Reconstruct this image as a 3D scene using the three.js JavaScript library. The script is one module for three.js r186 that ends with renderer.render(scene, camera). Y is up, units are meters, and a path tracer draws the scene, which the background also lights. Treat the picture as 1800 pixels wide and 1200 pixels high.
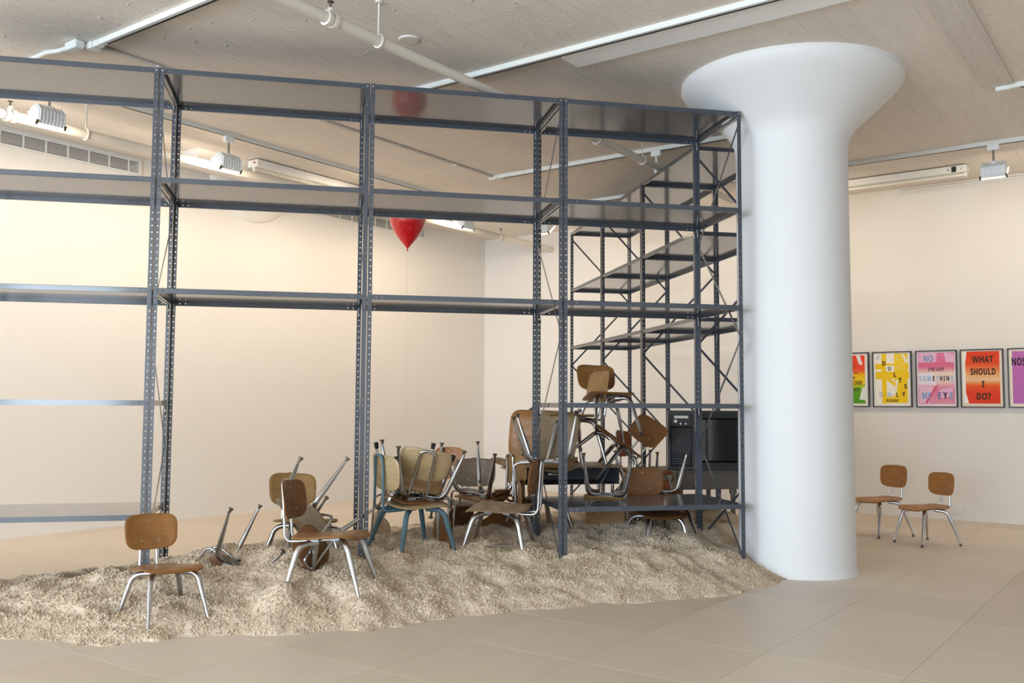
import * as THREE from 'three';
import { mergeGeometries } from 'three/addons/utils/BufferGeometryUtils.js';
import { RoundedBoxGeometry } from 'three/addons/geometries/RoundedBoxGeometry.js';
import { RectAreaLightUniformsLib } from 'three/addons/lights/RectAreaLightUniformsLib.js';
import { createNoise2D } from 'simplex-noise';

// ---------------------------------------------------------------- camera, daylight, exposure
const scene = new THREE.Scene();
const renderer = new THREE.WebGLRenderer({ antialias: true });
renderer.toneMapping = THREE.LinearToneMapping;
renderer.toneMappingExposure = 1.44;
renderer.shadowMap.enabled = true;
RectAreaLightUniformsLib.init();

const camera = new THREE.PerspectiveCamera(40.19, 1.5, 0.05, 60);
camera.position.set(0, 1.095, 0);
camera.rotation.order = 'YXZ';
camera.rotation.set(0.06827, 0.63107, 0.00549);

const SKY = new THREE.Color(0.74, 0.87, 1.0);
scene.background = SKY.clone().multiplyScalar(2.2);

// room: x along the poster wall, z towards the windows, metres
const XL = -7.782, XR = 5.2, ZB = -10.012, ZF = 6.5, CEIL = 3.348;
const DAY = 9.6;                      // brightness of the sky in the windows behind the viewer
const windowBays = [[-7.0, -4.9], [-4.6, -2.5], [-2.2, -0.1], [0.2, 2.3]];
const WIN_Y0 = 0.45, WIN_Y1 = 3.2;
for (const [a, b] of windowBays) {
  const l = new THREE.RectAreaLight(SKY, DAY, b - a - 0.1, WIN_Y1 - WIN_Y0 - 0.1);
  l.position.set((a + b) / 2, (WIN_Y0 + WIN_Y1) / 2, ZF - 0.02);
  l.lookAt((a + b) / 2, (WIN_Y0 + WIN_Y1) / 2, ZF - 5);
  scene.add(l);
}
const LAMP = new THREE.Color(1.0, 0.82, 0.60);
const LAMP_POWER = 95;                // brightness of a track flood

// ---------------------------------------------------------------- helpers
function rng(seed) { let s = seed >>> 0; return () => { s = (s + 0x6D2B79F5) | 0; let t = Math.imul(s ^ (s >>> 15), 1 | s); t = (t + Math.imul(t ^ (t >>> 7), 61 | t)) ^ t; return ((t ^ (t >>> 14)) >>> 0) / 4294967296; }; }
const taken = new Map();
function numbered(n) { const c = taken.get(n) ?? 0; taken.set(n, c + 1); return c ? `${n}_${String(c).padStart(3, '0')}` : n; }
function shade(o) { o.castShadow = true; o.receiveShadow = true; return o; }
function mesh(name, geo, mat, parent) { const o = shade(new THREE.Mesh(Array.isArray(geo) ? mergeGeometries(geo.map(plain)) : geo, mat)); o.name = name; if (parent) parent.add(o); return o; }
function plain(g) { const n = g.index ? g.toNonIndexed() : g; for (const k of Object.keys(n.attributes)) if (!['position', 'normal', 'uv'].includes(k)) n.deleteAttribute(k); return n; }
function thing(name, label, category, [x, y, z] = [0, 0, 0], turn = 0, group) {
  const o = new THREE.Group(); o.name = numbered(name); o.position.set(x, y, z); o.rotation.y = turn;
  o.userData = { label, category }; if (group) o.userData.group = group; scene.add(o); return o;
}
function single(name, geo, mat, label, category, group) { const o = mesh(numbered(name), geo, mat); o.userData = { label, category }; if (group) o.userData.group = group; scene.add(o); return o; }
function struct(name, geo, mat, label) { const o = mesh(name, geo, mat); o.userData = { kind: 'structure' }; if (label) o.userData.label = label; scene.add(o); return o; }
function box(w, h, d, x = 0, y = 0, z = 0) { return new THREE.BoxGeometry(w, h, d).translate(x, y, z); }
function span(x0, x1, y0, y1, z0, z1) { return box(x1 - x0, y1 - y0, z1 - z0, (x0 + x1) / 2, (y0 + y1) / 2, (z0 + z1) / 2); }
function rbox(w, h, d, r, x = 0, y = 0, z = 0) { return new RoundedBoxGeometry(w, h, d, 2, r).translate(x, y, z); }
function rod(a, b, r0, r1 = r0, seg = 12) {
  const A = new THREE.Vector3(...a), B = new THREE.Vector3(...b), d = B.clone().sub(A), g = new THREE.CylinderGeometry(r1, r0, d.length(), seg);
  g.applyQuaternion(new THREE.Quaternion().setFromUnitVectors(new THREE.Vector3(0, 1, 0), d.normalize()));
  return g.translate((A.x + B.x) / 2, (A.y + B.y) / 2, (A.z + B.z) / 2);
}
// a round tube along points with its own radius at each point
function tube(pts, radii, seg = 10) {
  const P = pts.map((p) => new THREE.Vector3(...p)), n = P.length, pos = [], uv = [], idx = [];
  let N = null;
  for (let i = 0; i < n; i++) {
    const T = P[Math.min(i + 1, n - 1)].clone().sub(P[Math.max(i - 1, 0)]).normalize();
    if (!N) N = new THREE.Vector3(Math.abs(T.y) < 0.9 ? 0 : 1, Math.abs(T.y) < 0.9 ? 1 : 0, 0);
    N.addScaledVector(T, -N.dot(T)).normalize();
    const Bn = T.clone().cross(N), r = Array.isArray(radii) ? radii[i] : radii;
    for (let k = 0; k <= seg; k++) { const a = k / seg * Math.PI * 2, v = P[i].clone().addScaledVector(N, Math.cos(a) * r).addScaledVector(Bn, Math.sin(a) * r); pos.push(v.x, v.y, v.z); uv.push(k / seg, i / n); }
  }
  for (let i = 0; i < n - 1; i++) for (let k = 0; k < seg; k++) { const a = i * (seg + 1) + k, b = a + seg + 1; idx.push(a, b + 1, b, a, a + 1, b + 1); }
  for (const e of [0, n - 1]) { const c = pos.length / 3, o = e * (seg + 1); pos.push(P[e].x, P[e].y, P[e].z); uv.push(0, 0); for (let k = 0; k < seg; k++) e ? idx.push(c, o + k + 1, o + k) : idx.push(c, o + k, o + k + 1); }
  const g = new THREE.BufferGeometry(); g.setAttribute('position', new THREE.Float32BufferAttribute(pos, 3)); g.setAttribute('uv', new THREE.Float32BufferAttribute(uv, 2)); g.setIndex(idx);
  g.computeVertexNormals(); return g;
}
// polyline with rounded corners
function rounded(pts, r, steps = 6) {
  const V = pts.map((p) => new THREE.Vector3(...p)), out = [pts[0]];
  for (let i = 1; i < V.length - 1; i++) {
    const a = V[i - 1].clone().sub(V[i]), b = V[i + 1].clone().sub(V[i]), k = Math.min(r, a.length() * 0.49, b.length() * 0.49), p = V[i].clone().addScaledVector(a.normalize(), k), q = V[i].clone().addScaledVector(b.normalize(), k);
    for (let s = 0; s <= steps; s++) { const t = s / steps; out.push(p.clone().multiplyScalar((1 - t) ** 2).addScaledVector(V[i], 2 * t * (1 - t)).addScaledVector(q, t * t).toArray()); }
  }
  out.push(pts.at(-1)); return out;
}
// strip of sheet metal in the xy plane with round holes
function holed(w, h, t, holes, r, seg = 8) {
  const s = new THREE.Shape([[0, 0], [w, 0], [w, h], [0, h]].map(([x, y]) => new THREE.Vector2(x, y)));
  for (const [x, y] of holes) { const p = new THREE.Path(); for (let k = 0; k <= seg; k++) { const a = -k / seg * Math.PI * 2; k ? p.lineTo(x + Math.cos(a) * r, y + Math.sin(a) * r) : p.moveTo(x + r, y); } s.holes.push(p); }
  return new THREE.ExtrudeGeometry(s, { depth: t, bevelEnabled: false });
}

// ---------------------------------------------------------------- textures and materials
function noiseMap(size, fn, srgb) {
  const d = new Uint8Array(size * size * 4);
  for (let y = 0; y < size; y++) for (let x = 0; x < size; x++) { const c = fn(x / size, y / size), i = (y * size + x) * 4; for (let k = 0; k < 3; k++) d[i + k] = Math.max(0, Math.min(255, Array.isArray(c) ? c[k] : c)); d[i + 3] = 255; }
  const t = new THREE.DataTexture(d, size, size); t.magFilter = THREE.LinearFilter; t.minFilter = THREE.LinearMipmapLinearFilter; t.generateMipmaps = true; t.wrapS = t.wrapT = THREE.RepeatWrapping; if (srgb) t.colorSpace = THREE.SRGBColorSpace; t.needsUpdate = true; return t;
}
const sn = createNoise2D(rng(7)), sn2 = createNoise2D(rng(19)), sn3 = createNoise2D(rng(43));
// periodic noise on a torus-like blend of four shifted samples
function tile(n, x, y, f, g = f) { const a = n(x * f, y * g), b = n((x - 1) * f, y * g), c = n(x * f, (y - 1) * g), d = n((x - 1) * f, (y - 1) * g); return (a * (1 - x) + b * x) * (1 - y) + (c * (1 - x) + d * x) * y; }

const woodMap = noiseMap(512, (x, y) => {
  const w = tile(sn, x, y, 2, 5) * 0.5, g = tile(sn2, x, y, 3, 60) * 0.5 + tile(sn3, x, y, 6, 130) * 0.35 + tile(sn, x, y, 1.5, 14) * 0.5, s = tile(sn3, x, y, 3.5, 3.5);
  const v = 1 + 0.085 * g + 0.06 * w + (s > 0.45 ? -(s - 0.45) * 0.35 : 0);
  return [v * 212, v * 204 - 3 * g, v * 190 - 8 * g];
}, true);
const scuffMap = noiseMap(256, (x, y) => 118 + 40 * tile(sn2, x, y, 6) + 30 * tile(sn3, x, y, 22) + 18 * tile(sn, x, y, 60));
const tileMap = noiseMap(512, (x, y) => {
  const s = tile(sn, x, y, 3, 9) * 0.5 + tile(sn2, x, y, 10, 36) * 0.35 + tile(sn3, x, y, 30, 90) * 0.3, f = tile(sn3, x, y, 120), v = 1 + 0.02 * s + 0.012 * f;
  return [v * 232, v * 230 - s, v * 226 - 2 * s];
}, true);
const ceilBump = noiseMap(1024, (x, y) => {
  const board = (x * 24) % 1, edge = Math.min(board, 1 - board), n = Math.floor(x * 24), line = edge < 0.035 ? -26 * (0.5 + 0.5 * sn(n * 3.3, y * 3)) : 0, lump = sn2(x * 42, y * 42);
  return 130 + 22 * sn(n * 7.7, 1.3) + line + 14 * tile(sn3, x, y, 8) + 9 * tile(sn2, x, y, 60, 16) + (lump > 0.74 ? (lump - 0.74) * 260 : 0);
});
const ceilMap = noiseMap(1024, (x, y) => {
  const board = (x * 24) % 1, e = Math.min(board, 1 - board), n = Math.floor(x * 24), line = e < 0.04 ? -0.05 * Math.max(0, sn(n * 3.3, y * 4)) : 0, cut = Math.abs(((y * 3 + 0.31 * (n % 7 === 0)) % 1) - 0.5) < 0.002 ? -0.05 : 0, chip = sn2(x * 90, y * 90) > 0.88 ? 0.05 : 0;
  const v = 1 + line + cut + chip + 0.012 * sn(n * 7.7, 1.3) + 0.018 * tile(sn3, x, y, 4) + 0.02 * tile(sn2, x, y, 70, 14);
  return [v * 238, v * 236, v * 233];
}, true);
const sandMap = noiseMap(1024, (x, y) => {
  const a = tile(sn, x, y, 7), b = tile(sn2, x, y, 40), c = tile(sn3, x, y, 150), d = tile(sn, x, y, 330), damp = Math.max(0, tile(sn3, x, y, 4.5) - 0.12);
  const v = 1 + 0.05 * a + 0.07 * b + 0.17 * c + 0.17 * d - damp * 0.34;
  return [v * 213, v * 195 - damp * 14, v * 173 - damp * 32];
}, true);
const grainBump = noiseMap(512, (x, y) => 128 + 20 * tile(sn, x, y, 60) + 45 * tile(sn2, x, y, 130) + 40 * tile(sn3, x, y, 240));

const std = (color, roughness, extra = {}) => new THREE.MeshStandardMaterial({ color, roughness, ...extra });
const phys = (color, roughness, extra = {}) => new THREE.MeshPhysicalMaterial({ color, roughness, ...extra });
const M = {
  wall: std('#e8e4df', 0.92), ceiling: std('#fbf4ec', 0.9, { map: ceilMap, bumpMap: ceilBump, bumpScale: 0.014 }), column: std('#e2e3e4', 0.62), white: std('#e4e4e1', 0.5), brightWhite: std('#ffffff', 0.7), pipe: std('#ddd8cf', 0.55), track: std('#e2e5e2', 0.45),
  slot: std('#161718', 0.6), steel: phys('#343e4c', 0.4, { ior: 1.55, clearcoat: 1, clearcoatRoughness: 0.11 }), bolt: std('#b9bcc0', 0.3, { metalness: 1 }), chrome: std('#c3c5c8', 0.27, { metalness: 1 }), dullChrome: std('#a9abad', 0.36, { metalness: 1, roughnessMap: scuffMap }),
  blueFrame: std('#4a6974', 0.5), glide: std('#6d6459', 0.5, { metalness: 0.7 }), rubber: std('#1d1d1e', 0.7), bracket: std('#8b8d8e', 0.45, { metalness: 0.6 }), grout: std('#d3c8ba', 0.9),
  frameBlack: std('#2c2a2b', 0.45), paper: std('#f2efe9', 0.56), tvBody: phys('#14161b', 0.4), tvPanel: std('#2b2d31', 0.5), tvDark: std('#0a0b0e', 0.35), screen: phys('#0b0e16', 0.1, { clearcoat: 1 }), knob: std('#c6c3b6', 0.35, { metalness: 0.5 }), tableSteel: std('#6d6b67', 0.45, { metalness: 0.5 }),
  deskSteel: std('#5c6268', 0.5, { metalness: 0.3 }), cord: std('#151515', 0.6), balloon: phys('#d41c22', 0.16, { clearcoat: 0.6, transmission: 0.0, sheen: 0 }), string: std('#e9e4da', 0.56), lens: std('#fff3dc', 0.4, { emissive: '#ffe6bd', emissiveIntensity: 1.8 }), lampBody: std('#eef0f2', 0.45), ventLiner: std('#8d8a86', 0.6, { metalness: 0.4 }),
  sand: std('#ffffff', 0.97, { map: sandMap, bumpMap: grainBump, bumpScale: 0.004 }), crumb: std('#ffffff', 0.97), glass: phys('#ffffff', 0.02, { transmission: 1, thickness: 0, ior: 1.5 }), winFrame: std('#c9cbcc', 0.5), lumen: std('#e7e2d6', 0.5),
};
const WOODS = { honey: '#93693a', brown: '#7a5430', tan: '#987a50', worn: '#8c795e', grey: '#7d7162', orange: '#a56c42', pale: '#a8977a', amber: '#ab7740' };
const woodMats = Object.fromEntries(Object.entries(WOODS).map(([k, c]) => { const col = new THREE.Color(c).multiplyScalar(1.5); return [k, std(col, 0.95, { map: woodMap, roughnessMap: scuffMap })]; }));

// ---------------------------------------------------------------- room shell
const TH = 0.2;
// floor: a grout bed with separate large stone tiles
{
  const floor = struct('floor', span(XL - TH, XR + TH, -0.2, -0.0015, ZB - TH, ZF + TH), M.grout);
  const PX = 0.6, PZ = 0.61, r = rng(11), tones = ['#f0e2d2', '#ebdccb', '#f3e5d5', '#eee0d1', '#e7d8c6'].map((c) => std(c, 0.46, { map: tileMap }));
  const variants = [];
  for (let k = 0; k < 6; k++) { const g = new THREE.BoxGeometry(PX - 0.003, 0.02, PZ - 0.003).translate(0, -0.01, 0), u = g.attributes.uv; for (let i = 0; i < u.count; i++) u.setXY(i, u.getX(i) * 0.5 + (k * 0.37) % 1, u.getY(i) * 0.5 + (k * 0.61) % 1); variants.push(g); }
  const rest = [];
  for (let i = -12; i < 14; i++) for (let j = -12; j < 18; j++) {
    const x = -1.585 + (i + 0.5) * PX, z = -4.69 + (j + 0.5) * PZ;
    if (x < XL - 0.2 || x > XR + 0.2 || z < ZB - 0.2 || z > ZF + 0.2) continue;
    const fwd = -0.59 * x - 0.807 * z, side = 0.807 * x - 0.59 * z, tone = tones[Math.floor(r() * tones.length)], g = variants[Math.floor(r() * 6)];
    if (fwd > 2.3 && Math.abs(side) < fwd * 0.62 + 0.4) { const t = mesh(numbered('tile'), g, tone, floor); t.position.set(x, 0, z); } else rest.push(g.clone().translate(x, 0, z));
  }
  const o = mesh('tiles_beyond', rest, tones[0], floor); o.userData.kind = 'stuff';
}
function metreUV(g, s) { const p = g.attributes.position, u = g.attributes.uv, n = g.attributes.normal; for (let i = 0; i < p.count; i++) Math.abs(n.getY(i)) > 0.5 ? u.setXY(i, p.getX(i) / s, p.getZ(i) / s) : Math.abs(n.getX(i)) > 0.5 ? u.setXY(i, p.getZ(i) / s, p.getY(i) / s) : u.setXY(i, p.getX(i) / s, p.getY(i) / s); return g; }
struct('ceiling', metreUV(span(XL - TH, XR + TH, CEIL, CEIL + TH, ZB - TH, ZF + TH), 3.6), M.ceiling);
const VENTS = { z: [[-8.75, -6.9], [-4.8, -2.2]], zy: [3.205, 3.305], x: [-2.38, 2.4], xy: [3.285, 3.328] };
{ // both visible walls have duct openings behind the vents
  const [y0, y1] = VENTS.zy, [v0, v1] = VENTS.x, [w0, w1] = VENTS.xy, D = TH - 0.03, left = [span(XL - TH, XL, 0, y0, ZB - TH, ZF + TH), span(XL - TH, XL, y1, CEIL, ZB - TH, ZF + TH), span(XL - TH, XL - D, y0, y1, ZB - TH, ZF + TH)];
  let z = ZB - TH; for (const [a, b] of VENTS.z) { left.push(span(XL - D, XL, y0, y1, z, a)); z = b; } left.push(span(XL - D, XL, y0, y1, z, ZF + TH));
  struct('wall_left', left, M.wall);
  struct('wall_back', [span(XL, XR, 0, w0, ZB - TH, ZB), span(XL, XR, w1, CEIL, ZB - TH, ZB), span(XL, XR, w0, w1, ZB - TH, ZB - D), span(XL, v0, w0, w1, ZB - D, ZB), span(v1, XR, w0, w1, ZB - D, ZB)], M.wall);
}
struct('wall_right', span(XR, XR + TH, 0, CEIL, ZB - TH, ZF + TH), M.wall);
{ // window wall behind the viewer
  const parts = [span(XL, XR, 0, WIN_Y0, ZF, ZF + TH), span(XL, XR, WIN_Y1, CEIL, ZF, ZF + TH)];
  let x = XL; for (const [a, b] of windowBays) { parts.push(span(x, a, WIN_Y0, WIN_Y1, ZF, ZF + TH)); x = b; } parts.push(span(x, XR, WIN_Y0, WIN_Y1, ZF, ZF + TH));
  struct('wall_front', parts, M.wall);
  windowBays.forEach(([a, b], i) => {
    const w = struct(`window_${i + 1}`, [span(a, b, WIN_Y0, WIN_Y0 + 0.05, ZF + 0.06, ZF + 0.12), span(a, b, WIN_Y1 - 0.05, WIN_Y1, ZF + 0.06, ZF + 0.12), span(a, a + 0.05, WIN_Y0, WIN_Y1, ZF + 0.06, ZF + 0.12), span(b - 0.05, b, WIN_Y0, WIN_Y1, ZF + 0.06, ZF + 0.12), span((a + b) / 2 - 0.025, (a + b) / 2 + 0.025, WIN_Y0, WIN_Y1, ZF + 0.06, ZF + 0.12)], M.winFrame);
    mesh('pane', span(a + 0.05, (a + b) / 2 - 0.025, WIN_Y0 + 0.05, WIN_Y1 - 0.05, ZF + 0.088, ZF + 0.092), M.glass, w);
    mesh('pane', span((a + b) / 2 + 0.025, b - 0.05, WIN_Y0 + 0.05, WIN_Y1 - 0.05, ZF + 0.088, ZF + 0.092), M.glass, w);
  });
}
// thin shadow-gap trims at the foot of the visible walls
struct('baseboard_left', span(XL, XL + 0.006, 0, 0.016, ZB, ZF), M.wall);
struct('baseboard_back', span(XL, XR, 0, 0.016, ZB, ZB + 0.006), M.wall);
// flat strip cast under the ceiling
struct('trim_1', span(-1.13, -0.93, CEIL - 0.012, CEIL, -7.15, ZF), M.ceiling);
// long flat white panel under the ceiling
struct('trim_2', [span(-3.22, XR, CEIL - 0.02, CEIL, -5.13, -4.93)], M.brightWhite, 'long white flat ceiling panel beside the column');
// boxed duct along the left wall
struct('trim_3', [span(-7.36, -7.02, CEIL - 0.1, CEIL, -8.2, -4.9)], M.wall);

// ---------------------------------------------------------------- column with mushroom capital
{
  const prof = [[0.394, 0], [0.394, 0.006], [0.384, 0.022], [0.38, 0.05], [0.377, 1.2], [0.372, 2.7], [0.374, 2.83], [0.383, 2.9], [0.405, 2.955], [0.44, 3.005], [0.5, 3.06], [0.575, 3.13], [0.65, 3.2], [0.7, 3.245], [0.725, 3.275], [0.738, 3.296], [0.742, 3.303], [0.745, 3.31], [0.745, CEIL]];
  const curve = [];
  for (let i = 0; i < prof.length; i++) curve.push(new THREE.Vector2(...prof[i]));
  const o = struct('column', new THREE.LatheGeometry(curve, 96).translate(0, 0, 0), M.column, 'thick white round column with a flared mushroom capital'); o.position.set(-2.205, 0, -6.29);
}

{ // capital of a column buried in the left wall
  const pts = [[0, 2.955], [0.12, 2.97], [0.24, 3.01], [0.36, 3.09], [0.47, 3.2], [0.52, 3.28], [0.53, CEIL]].map((p) => new THREE.Vector2(...p));
  const o = struct('trim_4', new THREE.LatheGeometry(pts, 48, 0, Math.PI), M.wall, 'white rounded capital bulging from the left wall'); o.position.set(XL, 0.0, -6.1); o.scale.x = 0.22;
}

// ---------------------------------------------------------------- steel shelving
const W = 1.2192, RD = 0.713, RO = [-4.809, -3.0808], TURN = 0.83975;
const RU = [Math.cos(TURN), -Math.sin(TURN)], RN = [-Math.sin(TURN), -Math.cos(TURN)];
const rk = (u, n, y = 0) => [RO[0] + RU[0] * u + RN[0] * n, y, RO[1] + RU[1] * u + RN[1] * n];
const TOP = 3.051, HEIGHTS = [3.049, 2.4025, 1.757, 1.1125, 0.4672];
const FW = 0.026, SWD = 0.036, PT = 0.002, PITCH = 0.0381;
const holesUp = (x) => Array.from({ length: 79 }, (_, k) => [x, TOP - 0.019 - k * PITCH]);
const frontStrip = holed(FW, TOP, PT, holesUp(FW * 0.56), 0.0046), sideStrip = holed(SWD, TOP, PT, holesUp(SWD * 0.55), 0.0046);
function postGeo(sx, sz) { // sx: which side the corner is on, sz: front (+1) or rear (-1); corner at the origin
  const f = frontStrip.clone(), s = sideStrip.clone().rotateY(Math.PI / 2); // side strip: x -> -z
  f.translate(sx > 0 ? 0 : -FW, 0, sz > 0 ? -PT : 0);
  s.translate(sx > 0 ? 0 : -PT, 0, sz > 0 ? 0 : SWD);
  return mergeGeometries([plain(f), plain(s)]);
}
const posts = [[1, 1], [-1, 1], [1, -1], [-1, -1]].map(([a, b]) => [a, b, postGeo(a, b)]);
const GAP = 0.0025;
const shelfGeo = (() => {
  const x0 = GAP + PT, x1 = W - GAP - PT, L = x1 - x0, z0 = -PT - 0.0005, z1 = -RD + PT + 0.0005, lip = 0.031, t = 0.0015, g = [];
  g.push(span(x0, x1, -t, 0, z1, z0));
  const lh = [[0.012, 0.016], [0.05, 0.016], [0.085, 0.016], [L - 0.012, 0.016], [L - 0.05, 0.016], [L - 0.085, 0.016]];
  g.push(holed(L, lip, t, lh, 0.0038).translate(x0, -lip, z0 - t), holed(L, lip, t, lh, 0.0038).translate(x0, -lip, z1));
  g.push(span(x0, x0 + t, -lip, 0, z1, z0), span(x1 - t, x1, -lip, 0, z1, z0));
  g.push(span(x0, x1, -lip, -lip + t, z0 - 0.013, z0), span(x0, x1, -lip, -lip + t, z1, z1 + 0.013), span(x0, x0 + 0.013, -lip, -lip + t, z1, z0), span(x1 - 0.013, x1, -lip, -lip + t, z1, z0));
  return mergeGeometries(g.map(plain));
})();
const braceLen = Math.hypot(RD - 0.03, 0.715), braceGeo = box(0.0025, braceLen, 0.018);
const boltGeo = new THREE.CylinderGeometry(0.0065, 0.0065, 0.005, 8).rotateX(Math.PI / 2);
const clipGeo = mergeGeometries([plain(rod([0, 0.012, 0], [0.004, -0.05, 0.004], 0.003, 0.003, 6)), plain(rod([0.004, -0.05, 0.004], [0, -0.058, 0.012], 0.004, 0.003, 6))]);
function shelving(origin, turn, heights, label, sides = [1]) {
  const o = thing('shelving_unit', label, 'shelving', origin, turn, 'dark grey bolted steel shelving units');
  for (const [sx, sz, g] of posts) mesh('post', g, M.steel, o).position.set(sx > 0 ? GAP : W - GAP, 0, sz > 0 ? 0 : -RD);
  for (const h of heights) {
    const s = mesh('shelf', shelfGeo, M.steel, o); s.position.y = h;
    for (const x of [0.0165, W - 0.0165]) mesh('bolt', boltGeo, h > 3 ? M.bolt : M.steel, s).position.set(x, -0.0155, 0.0015);
    for (const x of [0.02, W - 0.02]) mesh('clip', clipGeo, M.bolt, s).position.set(x, -0.03, -RD + 0.02);
  }
  const v = [[0, 2.975], [1, 2.26], [0, 1.545], [1, 0.83], [0, 0.115]];
  for (const sd of sides) for (let k = 0; k < 4; k++) {
    const b = mesh('brace', braceGeo, M.steel, o), z0 = v[k][0] ? -RD + 0.015 : -0.015, z1 = v[k + 1][0] ? -RD + 0.015 : -0.015, y0 = v[k][1], y1 = v[k + 1][1];
    b.position.set(sd > 0 ? W - GAP - PT - 0.0045 : GAP + PT + 0.0045, (y0 + y1) / 2, (z0 + z1) / 2); b.rotation.x = Math.atan2(z0 - z1, y0 - y1);
  }
  return o;
}
const H5 = HEIGHTS, H3 = HEIGHTS.slice(0, 3);
shelving(rk(-W, 0), TURN, H5, 'steel shelving unit with an empty low shelf beside the tall units over bare sand');
shelving(rk(0, 0), TURN, H3, 'open steel shelving unit with three high shelves behind the chair planted at its post');
shelving(rk(W, 0), TURN, H3, 'open steel shelving unit with three high shelves in front of the red balloon');
shelving(rk(2 * W, 0), TURN, H5, 'five-shelf steel unit touching the column, an upturned chair on its lowest shelf');
{
  const yw = 0.01477, a = [Math.cos(yw) * RN[0] + Math.sin(yw) * RU[0], Math.cos(yw) * RN[1] + Math.sin(yw) * RU[1]], O = rk(3 * W + 0.019, 0.83);
  const lab = ['steel shelving unit of the rear row holding the old television', 'middle steel shelving unit of the rear row leading to the poster wall', 'farthest steel shelving unit of the rear row next to the poster wall'];
  for (let i = 0; i < 3; i++) shelving([O[0] + a[0] * W * (i + 1), 0, O[2] + a[1] * W * (i + 1)], TURN - Math.PI / 2 - yw, H3, lab[i], i === 2 ? [1, -1] : [1]);
}

// ---------------------------------------------------------------- sand
function lerpTable(t, x) { if (x <= t[0][0]) return t[0][1]; for (let i = 1; i < t.length; i++) if (x <= t[i][0]) { const k = (x - t[i - 1][0]) / (t[i][0] - t[i - 1][0]); return t[i - 1][1] + (t[i][1] - t[i - 1][1]) * k; } return t.at(-1)[1]; }
const edge = [[-1.75, -0.35], [-1.3, -0.62], [-0.9, -0.74], [-0.49, -0.82], [-0.17, -0.96], [0.08, -1.04], [0.21, -1.01], [0.45, -0.94], [0.8, -1.04], [1.07, -0.95], [1.21, -0.98], [1.44, -0.89], [1.71, -0.75], [1.97, -0.7], [2.24, -0.68], [2.53, -0.59], [2.98, -0.59], [3.17, -0.55], [3.49, -0.39], [3.84, -0.2], [4.0, 0.1], [4.3, 0.62], [4.75, 0.8], [5.0, 1.4], [4.9, 2.2], [4.5, 2.75], [3.6, 3.0], [2.6, 2.7], [1.6, 2.25], [0.8, 1.7], [0.2, 1.2], [-0.4, 0.85], [-1.0, 0.7], [-1.6, 0.4]];
function inside(u, n) { let c = false; for (let i = 0, j = edge.length - 1; i < edge.length; j = i++) { const [a, b] = edge[i], [p, q] = edge[j]; if ((b > n) !== (q > n) && u < (p - a) * (n - b) / (q - b) + a) c = !c; } return c; }
function edgeDist(u, n) { let m = 1e9; for (let i = 0, j = edge.length - 1; i < edge.length; j = i++) { const [a, b] = edge[i], [p, q] = edge[j], dx = p - a, dy = q - b, t = Math.max(0, Math.min(1, ((u - a) * dx + (n - b) * dy) / (dx * dx + dy * dy))); m = Math.min(m, Math.hypot(u - a - t * dx, n - b - t * dy)); } return inside(u, n) ? m : -m; }
const mounds = [[0.95, -0.42, 0.05, 0.24], [0.4, -0.72, -0.012, 0.16], [0.2, -0.85, 0.012, 0.12], [1.17, -0.68, 0.035, 0.14], [1.85, 0.1, 0.03, 0.25], [3.3, 0.35, 0.03, 0.25], [2.75, -0.25, 0.03, 0.18], [3.45, 0.9, 0.05, 0.4], [4.1, 1.4, 0.07, 0.5], [0.35, 0.45, 0.03, 0.3], [0.7, -0.05, 0.02, 0.2], [3.55, 0.0, 0.02, 0.15], [2.35, 0.55, -0.04, 0.3], [0.4, 0.0, 0.03, 0.24], [0.85, -0.1, 0.03, 0.2]];
// sand banked up round chair legs: u, n, height
const banks = [[0.178, -0.925, 0.034], [0.438, -0.771, 0.048], [-0.023, -0.636, 0.060], [0.279, -0.457, 0.069], [1.161, -0.793, 0.120], [1.281, -0.474, 0.158], [0.778, -0.680, 0.188], [0.918, -0.309, 0.167], [1.820, 0.214, 0.215], [2.210, 0.019, 0.212], [1.964, 0.556, 0.200], [2.377, 0.416, 0.190], [1.428, -0.090, 0.235], [1.793, 0.114, 0.198], [1.640, 0.435, 0.229], [1.251, 0.283, 0.216], [0.523, -0.036, 0.145]];
function sandBase(u, n) {
  const w = 0.045 * sn(u * 2.3, n * 2.3) + 0.02 * sn2(u * 7, n * 7), d = edgeDist(u, n) + w; if (d < -0.05) return -1;
  let h = lerpTable([[-1.6, 0.09], [-0.7, 0.13], [0, 0.21], [0.7, 0.26], [3, 0.26], [3.7, 0.25], [5, 0.2]], u) * (1 - Math.exp(-Math.max(d, 0) / 0.6));
  const k = Math.min(1, Math.max(0, d) / 0.3);
  for (const [a, b, m, s] of mounds) h += m * k * Math.exp(-((u - a) ** 2 + (n - b) ** 2) / (s * s));
  h += k * (0.026 * sn2(u * 2.6 + 5, n * 2.6) + 0.013 * sn3(u * 5.5, n * 5.5) + 0.003 * sn(u * 12, n * 12));
  if (d > 0) for (const [a, b, t] of banks) { const q = (u - a) ** 2 + (n - b) ** 2; if (q < 0.06) h += (t - h) * Math.exp(-q / 0.0075); }
  return d < 0 ? d * 0.3 : h;
}
function sandH(u, n) {
  const h = sandBase(u, n); if (h < -0.5) return -0.03;
  const k = Math.min(1, Math.max(0.2, h / 0.05)), wet = 0.75 + 0.35 * sn(u * 3.1, n * 3.1 + 9), c1 = sn2(u * 30, n * 30), c2 = sn3(u * 64, n * 64), c3 = sn(u * 118, n * 118), crumb = Math.max(0, c2 + 0.25 * c3 - 0.1);
  return h + k * wet * (0.003 * c1 + 0.008 * crumb + 0.005 * c3);
}
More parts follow.
